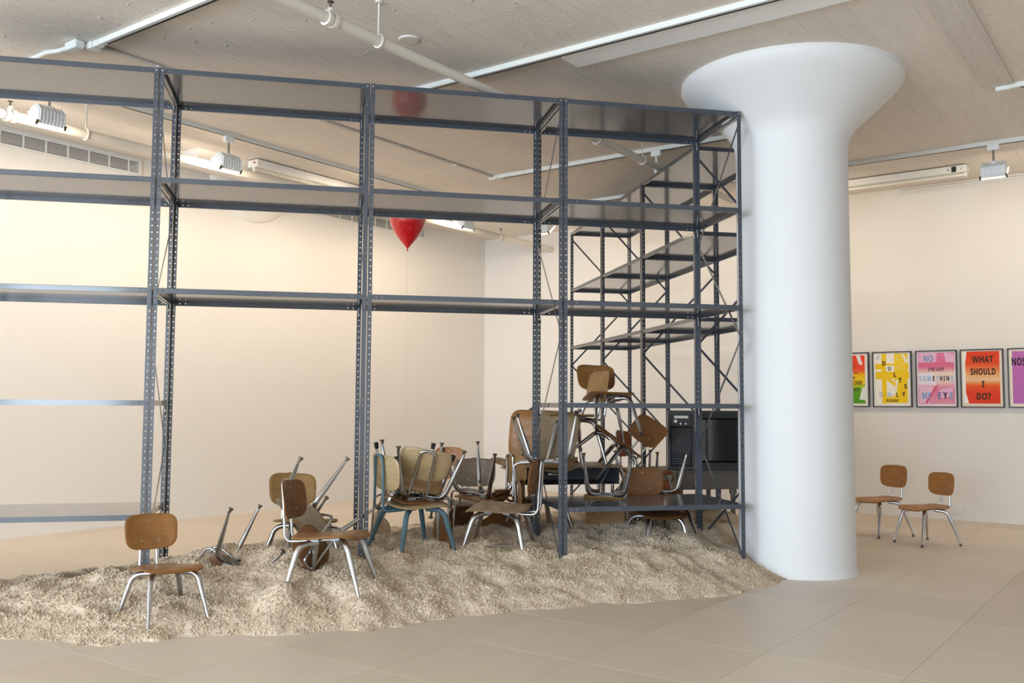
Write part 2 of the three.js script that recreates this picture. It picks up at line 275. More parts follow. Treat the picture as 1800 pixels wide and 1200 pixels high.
{
  const U0 = -1.85, U1 = 5.1, N0 = -1.2, N1 = 3.1, st = 0.0085, nu = Math.round((U1 - U0) / st), rows = [], nn = (() => { for (let n = N0; n < N1; n += n < 0.75 ? st : 0.026) rows.push(n); return rows.length - 1; })(), pos = new Float32Array((nu + 1) * (nn + 1) * 3), uv = new Float32Array((nu + 1) * (nn + 1) * 2), hs = new Float32Array((nu + 1) * (nn + 1)), idx = [];
  for (let j = 0; j <= nn; j++) for (let i = 0; i <= nu; i++) { const u = U0 + i * st, n = rows[j], k = j * (nu + 1) + i, h = sandH(u, n), p = rk(u, n, h); hs[k] = h; pos.set(p, k * 3); uv.set([u / 1.3, n / 1.3], k * 2); }
  for (let j = 0; j < nn; j++) for (let i = 0; i < nu; i++) { const a = j * (nu + 1) + i, b = a + 1, c = a + nu + 1, d = c + 1; if (Math.max(hs[a], hs[b], hs[c], hs[d]) > -0.012) idx.push(a, b, c, b, d, c); }
  const g = new THREE.BufferGeometry(); g.setAttribute('position', new THREE.BufferAttribute(pos, 3)); g.setAttribute('uv', new THREE.BufferAttribute(uv, 2)); g.setIndex(idx); g.computeVertexNormals();
  const clod = new THREE.IcosahedronGeometry(1, 1), cp = clod.attributes.position;
  for (let i = 0; i < cp.count; i++) { const f = 1 + 0.3 * sn(cp.getX(i) * 1.7 + cp.getZ(i), cp.getY(i) * 1.7 - cp.getZ(i)); cp.setXYZ(i, cp.getX(i) * f, cp.getY(i) * f * 0.8, cp.getZ(i) * f); }
  clod.computeVertexNormals();
  const r = rng(77), spots = [];
  for (let k = 0; k < 150000 && spots.length < 95000; k++) { const u = -1.1 + r() * 5.0, n = -1.15 + r() * 2.1, h = sandBase(u, n); if (h > 0.002 && sn(u * 4, n * 4) + 0.6 * sn2(u * 15, n * 15) > -0.75 + r() * 0.4) spots.push([u, n]); }
  const crumbs = new THREE.InstancedMesh(clod, M.crumb, spots.length), mt = new THREE.Matrix4(), q = new THREE.Quaternion(), eu = new THREE.Euler(), cc = new THREE.Color();
  spots.forEach(([u, n], k) => { const s = 0.0022 + 0.0046 * r() ** 2.4, p = rk(u, n, sandH(u, n) + s * 0.25); q.setFromEuler(eu.set(r() * 6, r() * 6, r() * 6)); mt.compose(new THREE.Vector3(...p), q, new THREE.Vector3(s, s, s)); crumbs.setMatrixAt(k, mt); const v = 0.47 + 0.22 * r(), w = r() * 0.06; crumbs.setColorAt(k, cc.setRGB(v, v * (0.84 - w), v * (0.66 - 2 * w))); });
  crumbs.name = 'crumbs'; crumbs.userData.kind = 'stuff'; shade(crumbs);
  const o = single('sand_pile', g, M.sand, 'long low heap of clumpy beige sand under the shelving and chairs', 'sand'); o.userData.kind = 'stuff'; o.add(crumbs);
}

// ---------------------------------------------------------------- school chairs
const CH = { hs: 0.3, fx: 0.155, fz: 0.178, rx: 0.18, rz: -0.185 };
// a bent plywood board: outline in polar steps, point() places (s, t, side) in space
function board(outline, place, thick, rings = 7, steps = 56) {
  const pos = [], uv = [], idx = [], row = steps + 1;
  const layers = []; // front rings outwards, rim, back rings inwards
  for (let r = 0; r <= rings; r++) layers.push([r / rings, thick / 2 * (r === rings ? 0.72 : 1)]);
  for (let r = rings; r >= 0; r--) layers.push([r / rings, -thick / 2 * (r === rings ? 0.72 : 1)]);
  const rim = 0.008;
  layers.forEach(([r, h]) => { for (let k = 0; k <= steps; k++) { const [x, y] = outline(k / steps * Math.PI * 2), s = r === 1 ? 1 : Math.min(r, 0.985); const p = place(x * s, y * s, h); pos.push(...p); uv.push(x * s / 0.45, y * s / 0.45); } });
  for (let l = 0; l < layers.length - 1; l++) for (let k = 0; k < steps; k++) { const a = l * row + k, b = a + row; idx.push(a, b, b + 1, a, b + 1, a + 1); }
  const g = new THREE.BufferGeometry(); g.setAttribute('position', new THREE.Float32BufferAttribute(pos, 3)); g.setAttribute('uv', new THREE.Float32BufferAttribute(uv, 2)); g.setIndex(idx); g.computeVertexNormals(); return g;
}
const sgnp = (v, p) => Math.sign(v) * Math.abs(v) ** p;
const seatGeo = board((a) => { const x = sgnp(Math.cos(a), 0.42), y = sgnp(Math.sin(a), 0.42); return [x * (0.147 + 0.014 * y), y * 0.165]; },
  (x, t, h) => { const z = t + 0.004, front = Math.max(0, t - 0.085), back = Math.max(0, -t - 0.1); const y = CH.hs + h - 3.6 * front * front + 2.2 * back * back - 0.007 * (1 - (x / 0.16) ** 2) * Math.max(0, 1 - (t / 0.15) ** 2); return [x, y, z]; }, 0.011);
const backGeo = board((a) => { const x = sgnp(Math.cos(a), 0.5), y = sgnp(Math.sin(a), 0.52); return [x * (0.138 + 0.004 * y), y * 0.093]; },
  (x, t, h) => { const tl = 0.09, z = 1.35 * x * x + 0.35 * t * t; return [x, 0.48 + t * Math.cos(tl) + (z + h) * Math.sin(tl), -0.197 - t * Math.sin(tl) + (z + h) * Math.cos(tl)]; }, 0.01);
const loopGeo = (() => {
  const h = CH.hs - 0.019, half = rounded([[0.047, h, 0.1], [0.047, h, -0.212], [0.043, 0.4, -0.213], [0.041, 0.5, -0.214], [0.038, 0.552, -0.217]], 0.04, 8), arc = [];
  for (let k = 1; k < 10; k++) { const a = k / 10 * Math.PI; arc.push([Math.cos(a) * 0.038, 0.552 + Math.sin(a) * 0.02, -0.2175]); }
  const other = half.slice().reverse().map(([x, y, z]) => [-x, y, z]);
  return tube([...half, ...arc, ...other], 0.0074, 8);
})();
function legGeo(sx, front) {
  const fx = front ? CH.fx : CH.rx, fz = front ? CH.fz : CH.rz, zk = front ? 0.112 : -0.112;
  const p = rounded([[sx * 0.045, CH.hs - 0.027, zk * 0.45], [sx * 0.118, CH.hs - 0.03, zk * 1.02], [sx * fx, 0.02, fz]], 0.05, 7), n = p.length, q = [...p.slice(0, n - 1)];
  const last = new THREE.Vector3(...p[n - 2]), end = new THREE.Vector3(...p[n - 1]); for (let k = 1; k <= 5; k++) q.push(last.clone().lerp(end, k / 5).toArray());
  const rad = q.map((v) => v[1] > 0.18 ? 0.014 : 0.007 + 0.007 * (v[1] - 0.02) / 0.16);
  return tube(q, rad, 10);
}
const legGeos = [[1, true], [-1, true], [1, false], [-1, false]].map(([s, f]) => [s, f, legGeo(s, f)]);
const glideGeo = new THREE.LatheGeometry([[0, 0], [0.0135, 0], [0.014, 0.003], [0.012, 0.006], [0.0075, 0.011], [0.0072, 0.022], [0, 0.023]].map((p) => new THREE.Vector2(...p)), 14);
const capGeo = new THREE.LatheGeometry([[0, -0.004], [0.013, -0.004], [0.0145, 0], [0.0115, 0.032], [0.009, 0.035], [0, 0.035]].map((p) => new THREE.Vector2(...p)), 14);
const bracketGeo = mergeGeometries([box(0.16, 0.014, 0.045, 0, CH.hs - 0.016, 0.05), box(0.16, 0.014, 0.045, 0, CH.hs - 0.016, -0.055), box(0.11, 0.003, 0.12, 0, CH.hs - 0.011, 0)].map(plain));
const screwGeo = (() => { const g = []; for (const [x, t] of [[-0.045, -0.045], [0.045, -0.045], [0, 0.058]]) { const tl = 0.09, z = 1.35 * x * x + 0.35 * t * t + 0.006; g.push(new THREE.SphereGeometry(0.005, 8, 5).scale(1, 1, 0.5).translate(x, 0.48 + t, -0.197 - t * Math.sin(tl) + z)); } return mergeGeometries(g.map(plain)); })();
function chair(pose, wood, label, { frame = 'chrome', foot = 'glide', backWood = wood, group = 'school chairs in the sand heap' } = {}) {
  const [x, y, z, ry, rx, rz, s] = pose, o = thing('school_chair', label, 'chair', [x, y, z], 0, group);
  o.rotation.order = 'YXZ'; o.rotation.set(rx, ry, rz); o.scale.setScalar(s);
  mesh('seat', seatGeo, woodMats[wood], o);
  const b = mesh('backrest', backGeo, woodMats[backWood], o); mesh('screws', screwGeo, M.bolt, b);
  mesh('back_frame', loopGeo, M[frame], o);
  for (const [sx, f, g] of legGeos) {
    const l = mesh('leg', g, M[frame], o), e = mesh('foot', foot === 'cap' ? capGeo : glideGeo, foot === 'cap' ? M.rubber : M.glide, l);
    e.position.set(sx * (f ? CH.fx : CH.rx), 0, f ? CH.fz : CH.rz); e.rotation.set(f ? -0.16 : 0.18, 0, sx * 0.12);
  }
  mesh('bracket', bracketGeo, M.bracket, o);
  return o;
}
chair([-4.141, -0.008, -2.777, 1.378, -0.11, -0.018, 0.975], 'honey', 'honey plywood chair standing alone at the sand edge by the low empty shelf');
chair([-4.278, 0.391, -3.538, 5.135, 2.512, -0.067, 1.05], 'brown', 'upturned chair sunk in the sand, only two legs and bent tubes sticking up', { frame: 'dullChrome' });
chair([-3.695, 0.078, -3.476, 2.053, -0.075, -0.029, 1.1], 'honey', 'chair with legs planted in the sand in front of the shelving post', { backWood: 'brown' });
chair([-4.343, 0.071, -3.831, 7.501, -0.149, -0.059, 1.1], 'tan', 'tan-backed chair standing behind the one planted at the shelving post', { frame: 'dullChrome' });
chair([-4.188, 0.64, -3.957, 4.762, -0.016, -2.302, 1.1], 'grey', 'chair tipped over with a grey seat and legs in the air beside the post', { backWood: 'brown' });
chair([-3.926, 0.148, -4.346, 2.851, -0.035, 0.075, 1.15], 'pale', 'chair with a blue painted tube frame', { frame: 'blueFrame' });
chair([-4.154, 0.3, -4.522, 3.904, -0.363, 0.194, 1.15], 'tan', 'tan chair seen from behind, tilted on top of the blue-framed chair', { backWood: 'pale' });
chair([-3.932, 0.845, -4.423, 2.626, 3.209, -0.079, 1.15], 'brown', 'upside-down chair resting on the seat of the blue-framed chair', { frame: 'dullChrome' });
chair([-4.302, 0.788, -4.78, -0.46, 3.131, 0.194, 1.15], 'worn', 'upside-down chair with black rubber feet behind the blue-framed chair', { foot: 'cap' });
chair([-6.622, 0, -7.891, 6.929, -0.023, 0.002, 1.1], 'honey', 'orange-brown chair standing alone on the bare floor far behind the heap');
chair([-4.326, 0.038, -5.47, 6.963, -0.046, 0.007, 1.15], 'grey', 'grey-brown chair facing outward behind the chair with the worn seat', { frame: 'dullChrome' });
chair([-3.64, 0.087, -4.838, -1.126, -0.05, -0.066, 1.2], 'worn', 'large chair with a worn grey seat standing before the desk', { backWood: 'brown' });
chair([-3.593, 1.041, -5.32, -1.015, 3.21, 0.027, 1.15], 'brown', 'upside-down chair on the left end of the desk', { frame: 'chrome' });
chair([-3.827, 0.085, -5.572, 2.679, 0.032, -0.014, 1.15], 'tan', 'tan chair with its back turned standing left of the desk', { frame: 'dullChrome' });
chair([-3.613, 0.833, -6.203, 7.189, -0.235, -0.032, 1.15], 'honey', 'topmost chair of the heap with a wide honey backrest');
chair([-3.874, 0.642, -5.985, -0.589, -0.084, -0.004, 1.3], 'tan', 'light tan chair in front of the topmost chair on the desk');
chair([-3.328, 0.772, -5.692, -2.599, 3.111, -0.038, 1.05], 'tan', 'upside-down chair on the lowest shelf beside the column');
chair([-3.074, 0.046, -6.108, 0.832, -0.399, -0.032, 1.1], 'orange', 'chair with a red-stained orange backrest behind the lowest shelf');
chair([-3.32, 0.756, -6.348, -0.167, 3.123, -0.005, 1.1], 'brown', 'upside-down chair in front of the television', { frame: 'chrome' });
chair([-3.605, 0.569, -5.962, 0.011, -0.431, -0.512, 1.1], 'brown', 'brown chair lying askew, its backrest turned like a diamond beside the television', { frame: 'dullChrome' });
chair([-3.056, 0.027, -5.897, 0.953, -0.009, -0.006, 1.1], 'brown', 'chair half buried in sand under the lowest shelf');
chair([-4.014, 0.863, -6.061, -1.009, -1.631, -1.548, 1.15], 'worn', 'chair on its side showing its broad seat behind the shelving post left of the desk', { frame: 'dullChrome' });
chair([-4.147, 0.835, -6.156, 2.301, -1.423, 1.014, 1.15], 'honey', 'chair leaning steeply at the left of the heap behind the rear post', { frame: 'dullChrome' });
chair([-4.06, 0.795, -5.243, 4.767, 3.056, 0.075, 1.15], 'brown', 'upside-down chair beside the grey-brown chair', { frame: 'dullChrome' });
chair([-4.27, 0.0, -5.6, 1.832, 0.85, 0.777, 1.1], 'brown', 'dark chair fallen on its side between the grey-brown chair and the desk', { frame: 'dullChrome' });
chair([-3.49, 0.266, -6.559, 1.727, 0.009, -0.029, 1.1], 'orange', 'orange-brown chair deep inside the heap behind the askew chair', { frame: 'dullChrome' });
chair([-2.228, 0, -8.426, -0.492, 0, 0.002, 1.035], 'amber', 'chair on the bare floor partly hidden by the column', { group: 'chairs by the poster wall' });
chair([-1.793, 0, -8.124, -0.61, 0, 0, 0.99], 'amber', 'chair on the bare floor in front of the wall socket', { group: 'chairs by the poster wall' });

// ---------------------------------------------------------------- desk, television and table
{
  const o = thing('school_desk', 'school desk with a wooden top and open metal book box in the heap', 'desk', rk(2.38, 0.86), TURN), w = 0.74, d = 0.46, h = 0.665;
  mesh('desktop', rbox(w, 0.018, d, 0.006, w / 2, h - 0.009, -d / 2), woodMats.worn, o);
  mesh('book_box', [span(0.02, w - 0.02, h - 0.135, h - 0.131, -d + 0.03, -0.02), span(0.02, 0.024, h - 0.135, h - 0.018, -d + 0.03, -0.02), span(w - 0.024, w - 0.02, h - 0.135, h - 0.018, -d + 0.03, -0.02), span(0.02, w - 0.02, h - 0.135, h - 0.018, -d + 0.03, -d + 0.034)], M.deskSteel, o);
  mesh('cheek', rod([0.1, h - 0.02, -0.02], [0.16, h - 0.13, -0.02], 0.006), M.deskSteel, o); mesh('cheek', rod([w - 0.1, h - 0.02, -0.02], [w - 0.16, h - 0.13, -0.02], 0.006), M.deskSteel, o);
  for (const [x, z] of [[0.06, -0.06], [w - 0.06, -0.06], [0.06, -d + 0.06], [w - 0.06, -d + 0.06]]) mesh('leg', rod([x, 0, z], [x, h - 0.135, z], 0.013), M.dullChrome, o);
}
{
  const o = thing('steel_table', 'grey steel table with a deep apron carrying the television', 'table', rk(3.725, 1.36), TURN), w = 0.64, d = 0.62, h = 0.585;
  mesh('table_top', rbox(w, 0.02, d, 0.005, w / 2, h - 0.01, -d / 2), M.tableSteel, o);
  mesh('apron', [span(0.01, w - 0.01, h - 0.15, h - 0.02, -0.024, -0.01), span(0.01, w - 0.01, h - 0.15, h - 0.02, -d + 0.01, -d + 0.024), span(0.01, 0.024, h - 0.15, h - 0.02, -d + 0.01, -0.01), span(w - 0.024, w - 0.01, h - 0.15, h - 0.02, -d + 0.01, -0.01)], M.tableSteel, o);
  for (const [x, z] of [[0.06, -0.07], [w - 0.12, -0.07], [0.06, -d + 0.07], [w - 0.12, -d + 0.07]]) { const l = mesh('leg', rod([x, 0, z], [x, h - 0.14, z], 0.02), M.tableSteel, o); mesh('collar', rod([x, h - 0.19, z], [x, h - 0.15, z], 0.03), M.tableSteel, l); }
}
{
  const o = thing('television', 'old dark television set with a control strip on the steel table', 'television', rk(3.72, 1.5, 0.585), 0.5), w = 0.62, d = 0.36, h = 0.475;
  mesh('cabinet', [span(0, w, 0, 0.03, -d, 0), span(0, w, h - 0.03, h, -d, 0), span(0, 0.02, 0.03, h - 0.03, -d, 0), span(w - 0.03, w, 0.03, h - 0.03, -d, 0), span(0.19, 0.22, 0.03, h - 0.03, -d, 0), span(0.02, w - 0.03, 0.03, h - 0.03, -d, -0.12)], M.tvBody, o);
  mesh('screen', rbox(w - 0.29, h - 0.1, 0.05, 0.024, 0.22 + (w - 0.25) / 2, h / 2, -0.1), M.screen, o);
  mesh('screen_mask', [span(0.22, w - 0.03, 0.03, 0.06, -0.09, -0.03), span(0.22, w - 0.03, h - 0.06, h - 0.03, -0.09, -0.03), span(0.22, 0.25, 0.06, h - 0.06, -0.09, -0.03), span(w - 0.06, w - 0.03, 0.06, h - 0.06, -0.09, -0.03)], M.tvDark, o);
  const p = mesh('control_panel', [rbox(0.165, 0.1, 0.03, 0.004, 0.105, h - 0.08, -0.012), rbox(0.165, 0.2, 0.02, 0.004, 0.105, h - 0.24, -0.014)], M.tvPanel, o);
  mesh('dial', rod([0.06, h - 0.085, 0], [0.06, h - 0.085, 0.02], 0.014), M.knob, p); mesh('dial', rod([0.1, h - 0.105, 0], [0.1, h - 0.105, 0.016], 0.008), M.knob, p); mesh('dial', rod([0.14, h - 0.105, 0], [0.14, h - 0.105, 0.016], 0.008), M.knob, p);
  mesh('display', span(0.05, 0.16, h - 0.062, h - 0.042, 0.002, 0.005), M.knob, p); mesh('badge', span(0.06, 0.13, h - 0.26, h - 0.22, -0.004, 0), M.tvDark, p);
  mesh('lower_grille', [0, 1, 2, 3, 4].map((k) => span(0.03, 0.18, 0.045 + k * 0.02, 0.055 + k * 0.02, -0.06, -0.02)), M.tvDark, o);
  mesh('power_cord', tube(rounded([[0.06, 0.04, -0.01], [0.06, 0.03, 0.06], [0.02, -0.1, 0.06], [0.0, -0.32, 0.05]], 0.05), 0.004, 6), M.cord, o);
}

single('steel_tube', tube([[-3.54, 0.232, -4.575], [-3.485, 0.236, -4.63], [-3.43, 0.23, -4.694]], 0.006, 8), M.dullChrome, 'short bare steel tube lying on the sand before the worn-seat chair', 'tube');

// ---------------------------------------------------------------- balloon on a string
{
  const o = thing('balloon', 'red balloon floating on a thin white string under the shelves', 'balloon', [-5.0, 0.14, -5.43]), y0 = 2.19, pr = [[0.0, 0], [0.006, 0.004], [0.014, 0.012], [0.03, 0.03], [0.058, 0.062], [0.092, 0.105], [0.124, 0.16], [0.143, 0.215], [0.145, 0.26], [0.13, 0.31], [0.095, 0.348], [0.05, 0.37], [0, 0.377]];
  const cv = new THREE.CatmullRomCurve3(pr.map(([r, h]) => new THREE.Vector3(r, h, 0))).getPoints(48).map((p) => new THREE.Vector2(Math.max(0, p.x), p.y));
  mesh('bulb', new THREE.LatheGeometry(cv, 40).translate(0, y0, 0), M.balloon, o);
  mesh('knot', new THREE.LatheGeometry([[0, -0.018], [0.008, -0.018], [0.004, -0.008], [0.006, 0.0], [0, 0.004]].map((p) => new THREE.Vector2(...p)), 12).translate(0, y0, 0), M.balloon, o);
  mesh('string', rod([0, 0, 0], [0, y0 - 0.015, 0], 0.0012, 0.0012, 5), M.string, o);
}

// ---------------------------------------------------------------- posters
function poster(x0, x1, label, draw) {
  const c = document.createElement('canvas'); c.width = 360; c.height = 536; const g = c.getContext('2d'); draw(g, 360, 536);
  const t = new THREE.CanvasTexture(c); t.colorSpace = THREE.SRGBColorSpace;
  const y0 = 1.097, y1 = 1.665, w = x1 - x0, h = y1 - y0, o = thing('framed_poster', label, 'poster', [x0, y0, ZB], 0, 'framed letterpress posters on the back wall'), f = 0.011, D = 0.035;
  mesh('frame', [span(0, w, 0, f, 0, D), span(0, w, h - f, h, 0, D), span(0, f, f, h - f, 0, D), span(w - f, w, f, h - f, 0, D)], M.frameBlack, o);
  const p = mesh('print', new THREE.PlaneGeometry(w - 2 * f, h - 2 * f), std('#ffffff', 0.75, { map: t }), o); p.position.set(w / 2, h / 2, 0.024);
  mesh('backing', span(f, w - f, f, h - f, 0, 0.02), M.paper, o);
}
function words(g, list) { for (const [t, x, y, size, color, sx = 0.8, font = 'sans-serif'] of list) { g.save(); g.translate(x, y); g.scale(sx, 1); g.font = `bold ${size}px ${font}`; g.textAlign = 'center'; g.textBaseline = 'middle'; g.fillStyle = color; g.fillText(t, 0, 0); g.strokeStyle = color; g.lineWidth = size * 0.035; g.strokeText(t, 0, 0); g.restore(); } }
function fade(g, x, y, w, h, stops) { const l = g.createLinearGradient(0, y, 0, y + h); for (const [p, c] of stops) l.addColorStop(p, c); g.fillStyle = l; g.fillRect(x, y, w, h); }
function poly(g, color, pts) { g.fillStyle = color; g.beginPath(); pts.forEach(([x, y], i) => i ? g.lineTo(x, y) : g.moveTo(x, y)); g.closePath(); g.fill(); }
poster(-3.10, -2.715, 'poster printed red, yellow and green, half hidden by the column', (g, w, h) => {
  g.fillStyle = '#f3ece4'; g.fillRect(0, 0, w, h); fade(g, 30, 20, 300, 490, [[0, '#ee3a22'], [0.3, '#f0502a'], [0.42, '#f6c400'], [0.58, '#f2cf10'], [0.72, '#63ab1e'], [1, '#4f9c16']]);
  poly(g, '#f3d9dc', [[120, 0], [190, 0], [180, 90], [130, 90]]); poly(g, '#f4e8e6', [[240, 10], [280, 10], [310, 120], [270, 110]]); poly(g, '#e7e3f2', [[110, 150], [200, 140], [215, 215], [120, 220]]); poly(g, '#e8f1ea', [[110, 300], [200, 320], [205, 420], [150, 500], [110, 500]]); poly(g, '#e6f0e4', [[300, 350], [340, 330], [340, 480], [270, 470]]);
  words(g, [['bore.', 210, 130, 26, '#3a2a22'], ['live.', 240, 198, 26, '#4a2a20'], ['Over', 200, 245, 40, '#3c2f10', 0.7], ['IS OVER', 245, 300, 54, '#33270c', 0.55], ['HERE', 240, 370, 46, '#2f4a10', 0.6]]);
});
poster(-2.680, -2.2975, 'yellow and white poster with letters stepping down the middle', (g, w, h) => {
  g.fillStyle = '#f4efe6'; g.fillRect(0, 0, w, h); g.fillStyle = '#f6cd0a'; g.fillRect(80, 10, 48, 500); g.fillRect(205, 10, 125, 490); g.fillRect(20, 110, 320, 58); g.fillRect(20, 190, 325, 75); poly(g, '#f6cd0a', [[110, 260], [150, 255], [270, 350], [220, 350]]); g.fillRect(100, 440, 220, 65);
  poly(g, '#f4efe6', [[280, 20], [300, 20], [335, 105], [310, 105]]); poly(g, '#f2ead9', [[215, 275], [240, 275], [220, 430], [205, 400]]); poly(g, '#f4efe6', [[120, 130], [205, 130], [205, 180], [120, 180]]);
  const r = rng(5); g.fillStyle = '#f8ecb4'; for (let k = 0; k < 60; k++) { g.beginPath(); g.arc(220 + r() * 90, 20 + r() * 170, 2 + r() * 3, 0, 7); g.fill(); }
  g.strokeStyle = '#8ea4c6'; g.lineWidth = 5; g.beginPath(); g.moveTo(30, 60); g.lineTo(55, 25); g.lineTo(60, 55); g.closePath(); g.stroke();
  words(g, [['D', 103, 108, 62, '#33281a', 0.9], ['U', 157, 160, 56, '#5b564f', 0.9], ['L', 208, 222, 62, '#33281a', 0.9], ['T', 258, 280, 62, '#2d261c', 0.9], ['S', 310, 340, 62, '#2d261c', 0.9], ['O', 70, 422, 62, '#a3aec4', 0.8], ['·', 113, 425, 44, '#33281a'], ['N', 150, 422, 62, '#a9bfdc', 0.8], ['·', 192, 425, 44, '#777'], ['L', 228, 422, 62, '#4a4234', 0.8], ['·', 262, 425, 44, '#33281a'], ['Y', 290, 418, 64, '#2d261c', 0.8], ['PLEASE', 180, 482, 36, '#2d261c', 0.95]]);
});
poster(-2.2597, -1.8757, 'pink and lilac poster with pale blue and black lettering', (g, w, h) => {
  g.fillStyle = '#f0e2ea'; g.fillRect(0, 0, w, h); fade(g, 14, 14, 332, 500, [[0, '#df7fa6'], [0.26, '#dd6c94'], [0.4, '#efd9cc'], [0.55, '#efd9d6'], [0.72, '#dd7c9c'], [1, '#e39ab2']]);
  poly(g, '#e7b3d6', [[20, 14], [190, 14], [180, 105], [16, 105]]); poly(g, '#e9b8d6', [[255, 14], [340, 30], [345, 110], [270, 105]]); poly(g, '#ece3ee', [[14, 210], [150, 205], [180, 330], [14, 325]]); poly(g, '#e9bcd8', [[20, 330], [150, 340], [110, 505], [20, 505]]); poly(g, '#e4b1d4', [[200, 370], [330, 350], [330, 430], [210, 460]]); poly(g, '#d9567f', [[70, 500], [175, 335], [200, 320], [95, 505]]);
  words(g, [['NO', 108, 70, 82, '#7f9cc6', 0.75], ['I\'VE GOT', 180, 176, 44, '#3c1f2b', 0.82], ...[...'SOMETHING'].map((c, k) => [c, [32, 70, 113, 155, 189, 224, 253, 284, 322][k], 265, 66, [3, 5, 6, 7].includes(k) ? '#332430' : '#93b3da', 0.62]), ['·', 175, 345, 40, '#3a2432'], ['MY', 85, 432, 86, '#7fa3cf', 0.7], ['E', 205, 432, 86, '#5b77a2', 0.7], ['Y', 258, 432, 86, '#2c2430', 0.7], ['E', 312, 432, 86, '#86a4cc', 0.7]]);
});
poster(-1.8476, -1.4659, 'orange-red poster with four lines of dark capitals and a question mark', (g, w, h) => {
  g.fillStyle = '#ecdccb'; g.fillRect(0, 0, w, h); fade(g, 36, 12, 300, 496, [[0, '#e23d17'], [0.22, '#e5481c'], [0.42, '#eca56c'], [0.55, '#ecc59a'], [0.66, '#ea5a1e'], [0.8, '#e23d17'], [1, '#dd3d1c']]);
  poly(g, '#f4eeea', [[8, 10], [50, 10], [40, 90], [26, 140], [36, 240], [30, 380], [60, 505], [8, 508]]);
  words(g, [['WHAT', 190, 88, 84, '#382418', 0.78], ['SHOULD', 190, 205, 84, '#382418', 0.68], ['I', 190, 325, 84, '#382418', 0.8], ['DO?', 190, 440, 84, '#38261a', 0.82]]);
});
poster(-1.4319, -1.049, 'purple poster running past the orange-red one', (g, w, h) => {
  g.fillStyle = '#efe6d6'; g.fillRect(0, 0, w, h); g.fillStyle = '#bb6bb4'; g.fillRect(28, 18, 304, 490); words(g, [['NOS', 82, 118, 96, '#33202f', 0.62]]);
});

// ---------------------------------------------------------------- wall fittings
function grille(name, label, along, a0, a1, y0, y1, parent) { // along 'z' on the left wall, 'x' on the back wall
  const o = thing(name, label, 'vent'), B = along === 'z' ? (p, q, y, v, d0, d1) => span(XL + d0, XL + d1, y, v, p, q) : (p, q, y, v, d0, d1) => span(p, q, y, v, ZB + d0, ZB + d1);
  mesh('duct_liner', [B(a0, a1, y0, y1, -0.165, -0.163), B(a0, a1, y0, y0 + 0.002, -0.163, -0.005), B(a0, a1, y1 - 0.002, y1, -0.163, -0.005)], M.ventLiner, o);
  mesh('frame', [B(a0 - 0.03, a1 + 0.03, y1, y1 + 0.018, 0, 0.012), B(a0 - 0.03, a1 + 0.03, y0 - 0.018, y0, 0, 0.012), B(a0 - 0.03, a0, y0, y1, 0, 0.012), B(a1, a1 + 0.03, y0, y1, 0, 0.012)], M.white, o);
  for (let k = 1; k < 9; k++) { const y = y0 + (y1 - y0) * k / 9; mesh('slat', B(a0, a1, y - 0.0022, y + 0.0022, 0.002, 0.009), M.white, o); }
  for (let a = a1 - 0.03; a > a0; a -= 0.19) mesh('divider', B(a - 0.006, a + 0.006, y0, y1, 0.002, 0.011), M.white, o);
}
grille('wall_vent', 'long slotted air vent high on the left wall by the first two lamps', 'z', ...VENTS.z[1], ...VENTS.zy);
grille('wall_vent', 'slotted air vent high on the left wall behind the red balloon', 'z', ...VENTS.z[0], ...VENTS.zy);
grille('wall_vent', 'slotted air vent at the top of the poster wall', 'x', ...VENTS.x, ...VENTS.xy);
{
  const o = thing('wall_socket', 'flat white socket cover low on the poster wall', 'socket', [-1.93, 0.075, ZB]); mesh('plate', rbox(0.1, 0.06, 0.012, 0.004, 0.02, 0.03, 0.006), M.white, o); mesh('lower_edge', span(-0.03, 0.07, -0.004, 0.001, 0, 0.016), M.white, o);
}

// ---------------------------------------------------------------- pipes, conduits and tracks under the ceiling
function pipeRun(name, label, x, y, r, z0, z1, hangers, couplings) {
  const o = thing(name, label, 'pipe'); mesh('pipe_body', rod([x, y, z0], [x, y, z1], r, r, 18), M.pipe, o);
  for (const z of hangers) { mesh('hanger', [rod([x, y + r, z], [x, CEIL, z], 0.006), new THREE.TorusGeometry(r + 0.006, 0.006, 6, 20).translate(x, y, z), rod([x, CEIL - 0.012, z], [x, CEIL, z], 0.022)], M.pipe, o); }
  for (const z of couplings) { mesh('coupling', [rod([x, y, z - 0.035], [x, y, z - 0.012], r + 0.012, r + 0.012, 18), rod([x, y, z + 0.012], [x, y, z + 0.035], r + 0.012, r + 0.012, 18), rod([x, y, z], [x, y + r + 0.03, z], 0.016)], M.pipe, o); mesh('sprinkler', [rod([x, y + r + 0.03, z], [x, y + r + 0.065, z], 0.006), rod([x, y + r + 0.063, z], [x, y + r + 0.067, z], 0.018)], M.glide, o); }
}
pipeRun('sprinkler_pipe', 'white sprinkler pipe crossing the ceiling above the middle shelves', -3.61, 3.12, 0.03, 2.5, -8.6, [-3.66, -6.75, -0.6], [-3.3, -6.05]);
pipeRun('sprinkler_pipe', 'white sprinkler pipe along the left wall behind the track lamps', -6.68, 3.115, 0.036, 2.5, ZB, [-3.68, -7.2], [-3.12, -6.3, -8.9]);
function trackX(label, z, x0, x1) { const o = thing('lighting_track', label, 'track'); mesh('rail', span(x0, x1, CEIL - 0.034, CEIL, z - 0.018, z + 0.018), M.track, o); mesh('slot', span(x0 + 0.1, x1, CEIL - 0.036, CEIL - 0.0335, z - 0.0185, z - 0.004), M.slot, o); mesh('end_feed', rbox(0.1, 0.04, 0.05, 0.006, x0, CEIL - 0.02, z), M.track, o); }
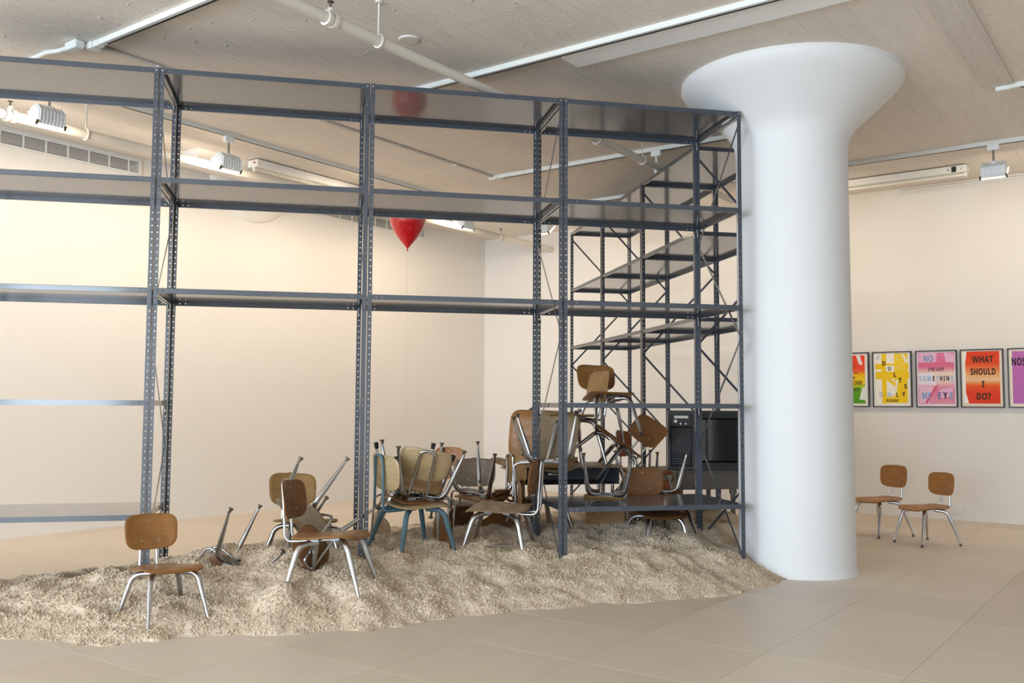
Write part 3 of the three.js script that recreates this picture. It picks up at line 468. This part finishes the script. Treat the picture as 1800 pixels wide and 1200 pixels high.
function trackZ(label, x, z0, z1) { const o = thing('lighting_track', label, 'track'); mesh('rail', span(x - 0.018, x + 0.018, CEIL - 0.03, CEIL, z0, z1), M.track, o); mesh('slot', span(x - 0.008, x + 0.008, CEIL - 0.032, CEIL - 0.0295, z0, z1 - 0.05), M.slot, o); }
trackX('ceiling track ending at a white junction box near the two left shelving units', -3.06, -5.46, 3);
trackX('ceiling track passing above the sprinkler pipe beside the flat white panel', -4.85, -5.0, 3);
trackX('ceiling track beginning at the far end of the grey conduit', -7.21, -5.5, -2.6);
trackX('short ceiling track at the end of the cast ceiling strip', -7.18, -1.0, 3);
trackX('ceiling track carrying the lamp in front of the posters', -8.66, -6.2, 3);
trackZ('ceiling track carrying the row of wall-washing lamps by the left wall', -6.43, -9.6, 1);
{
  const o = thing('conduit', 'thin grey conduit clipped to the ceiling between two tracks', 'conduit'); mesh('pipe_body', rod([-5.5, CEIL - 0.012, -3.08], [-5.5, CEIL - 0.012, -7.18], 0.011), M.pipe, o); for (const z of [-3.5, -5.4, -6.6]) mesh('clip', box(0.06, 0.01, 0.014, -5.5, CEIL - 0.022, z), M.white, o);
  const p = thing('conduit', 'white conduit with a cast elbow box at the start of the ceiling track', 'conduit'); mesh('pipe_body', tube(rounded([[-6.9, CEIL - 0.014, -2.95], [-5.85, CEIL - 0.014, -2.95], [-5.74, CEIL - 0.03, -2.96], [-5.62, CEIL - 0.03, -2.97]], 0.05), 0.0145), M.track, p); mesh('elbow_box', rbox(0.13, 0.055, 0.065, 0.012, -5.57, CEIL - 0.03, -2.975), M.track, p); mesh('junction_box', rbox(0.07, 0.045, 0.07, 0.006, -5.5, CEIL - 0.024, -3.06), M.track, p); mesh('nipple', rod([-5.56, CEIL - 0.026, -2.99], [-5.5, CEIL - 0.026, -3.05], 0.01), M.track, p);
}
{
  const o = thing('ceiling_speaker', 'flat round white speaker grille in the ceiling', 'speaker', [-3.84, CEIL, -4.16]); mesh('grille', new THREE.CylinderGeometry(0.058, 0.056, 0.01, 32).translate(0, -0.005, 0), M.pipe, o); mesh('rim', new THREE.TorusGeometry(0.06, 0.006, 8, 40).rotateX(Math.PI / 2).translate(0, -0.003, 0), M.white, o);
}
function batten(label, x0, x1, z0, z1) { // unlit fluorescent fitting
  const o = thing('fluorescent_batten', label, 'light'), alongX = Math.abs(x1 - x0) > Math.abs(z1 - z0);
  mesh('housing', span(x0, x1, CEIL - 0.075, CEIL - 0.012, z0, z1), M.white, o);
  const xm = (x0 + x1) / 2, zm = (z0 + z1) / 2; mesh('tube', alongX ? rod([x0 + 0.03, CEIL - 0.093, zm], [x1 - 0.03, CEIL - 0.093, zm], 0.013) : rod([xm, CEIL - 0.093, z0 + 0.03], [xm, CEIL - 0.093, z1 - 0.03], 0.013), M.lumen, o);
  for (const e of [0, 1]) mesh('end_holder', alongX ? box(0.02, 0.05, 0.03, e ? x1 - 0.02 : x0 + 0.02, CEIL - 0.09, zm) : box(0.03, 0.05, 0.02, xm, CEIL - 0.09, e ? z1 - 0.02 : z0 + 0.02), M.white, o);
  if (alongX) { mesh('switch', span(x1 - 0.13, x1 - 0.09, CEIL - 0.07, CEIL - 0.02, z1, z1 + 0.004), M.slot, o); mesh('indicator', [rod([x1 - 0.16, CEIL - 0.045, z1], [x1 - 0.16, CEIL - 0.045, z1 + 0.004], 0.006), rod([x1 - 0.05, CEIL - 0.045, z1], [x1 - 0.05, CEIL - 0.045, z1 + 0.004], 0.004)], M.slot, o); }
  else mesh('indicator', rod([xm + 0.03, CEIL - 0.04, z1], [xm + 0.03, CEIL - 0.04, z1 + 0.012], 0.008), std('#a3232a', 0.4), o);
  mesh('mount', [box(0.04, 0.014, 0.04, x0 + (alongX ? 0.2 : (x1 - x0) / 2), CEIL - 0.006, alongX ? zm : z0 + 0.2), box(0.04, 0.014, 0.04, x1 - (alongX ? 0.2 : (x1 - x0) / 2), CEIL - 0.006, alongX ? zm : z1 - 0.2)], M.white, o);
}
batten('unlit fluorescent fitting on the ceiling beside the second lamp by the left wall', -7.0, -6.86, -6.75, -5.42);
batten('unlit fluorescent fitting on the ceiling in front of the poster wall', -2.9, -1.62, -9.43, -9.31);

{
  const o = thing('track_spot', 'small white spot lamp hanging from the track above the rear shelving row', 'lamp', [-3.72, CEIL - 0.034, -7.21]); mesh('adapter', rbox(0.09, 0.045, 0.035, 0.005, 0, -0.022, 0), M.lampBody, o); mesh('stem', rod([0, -0.04, 0], [0, -0.12, 0], 0.008), M.lampBody, o); mesh('head', rod([0, -0.1, 0.02], [0, -0.2, -0.02], 0.03, 0.022, 16), M.lampBody, o);
}

// ---------------------------------------------------------------- track floods washing the walls
function flood(label, x, z, turn, power = 1) { // faces local -x, tilted down
  const o = thing('track_flood', label, 'lamp', [x, CEIL, z], turn, 'finned flood lamps on ceiling tracks'), tilt = -0.68;
  mesh('adapter', [rbox(0.035, 0.05, 0.09, 0.005, 0, -0.055, 0)], M.lampBody, o); mesh('stem', rod([0, -0.07, 0], [0, -0.2, 0], 0.009), M.dullChrome, o); mesh('swivel', rod([0, -0.185, -0.02], [0, -0.185, 0.02], 0.017), M.lampBody, o);
  const h = new THREE.Group(); h.name = 'head'; h.position.set(-0.01, -0.245, 0); h.rotation.z = tilt; o.add(h); // head: lens looks along local -y
  const s = new THREE.Shape([[-0.08, -0.03], [0.08, -0.03], [0.075, 0.0], [0.035, 0.05], [-0.035, 0.05], [-0.075, 0.0]].map(([a, b]) => new THREE.Vector2(a, b)));
  mesh('housing', new THREE.ExtrudeGeometry(s, { depth: 0.19, bevelEnabled: false }).translate(0, 0, -0.095), M.lampBody, h);
  const fs = new THREE.Shape([[-0.086, -0.024], [0.086, -0.024], [0.084, 0.004], [0.04, 0.062], [-0.04, 0.062], [-0.084, 0.004]].map(([a, b]) => new THREE.Vector2(a, b))), fg = new THREE.ExtrudeGeometry(fs, { depth: 0.004, bevelEnabled: false });
  const fins = []; for (let k = 0; k < 8; k++) fins.push(fg.clone().translate(0, 0, -0.088 + k * 0.0245)); mesh('fins', fins, M.lampBody, h);
  mesh('lens', rbox(0.165, 0.014, 0.205, 0.004, 0, -0.036, 0), M.lens, h);
  mesh('latch', [box(0.012, 0.035, 0.014, 0.08, -0.026, 0.1), box(0.012, 0.035, 0.014, 0.08, -0.026, -0.1)], M.glide, h);
  const l = new THREE.RectAreaLight(LAMP, LAMP_POWER * power, 0.16, 0.2); l.position.set(0, -0.047, 0); l.rotation.x = -Math.PI / 2; h.add(l);
}
flood('finned flood lamp nearest the wall vent over the low empty shelf', -6.43, -3.27, 0, 1.1);
flood('finned flood lamp above the bay with the boxed duct', -6.43, -4.78, 0, 1.1);
flood('finned flood lamp hidden behind the second row of shelves', -6.43, -6.35, 0);
flood('finned flood lamp just beyond the red balloon', -6.43, -7.92, 0);
flood('finned flood lamp in the far corner of the room', -5.9, -8.66, -Math.PI / 2, 0.56);
flood('finned flood lamp on the poster-wall track behind the rear shelving', -4.3, -8.66, -Math.PI / 2, 0.56);
flood('finned flood lamp on the poster-wall track behind the column', -2.9, -8.66, -Math.PI / 2, 0.56);
flood('finned flood lamp hanging in front of the posters', -1.3, -8.66, -Math.PI / 2, 0.56);
flood('finned flood lamp on the poster-wall track beyond the purple poster', 0.3, -8.66, -Math.PI / 2, 0.56);

renderer.render(scene, camera);
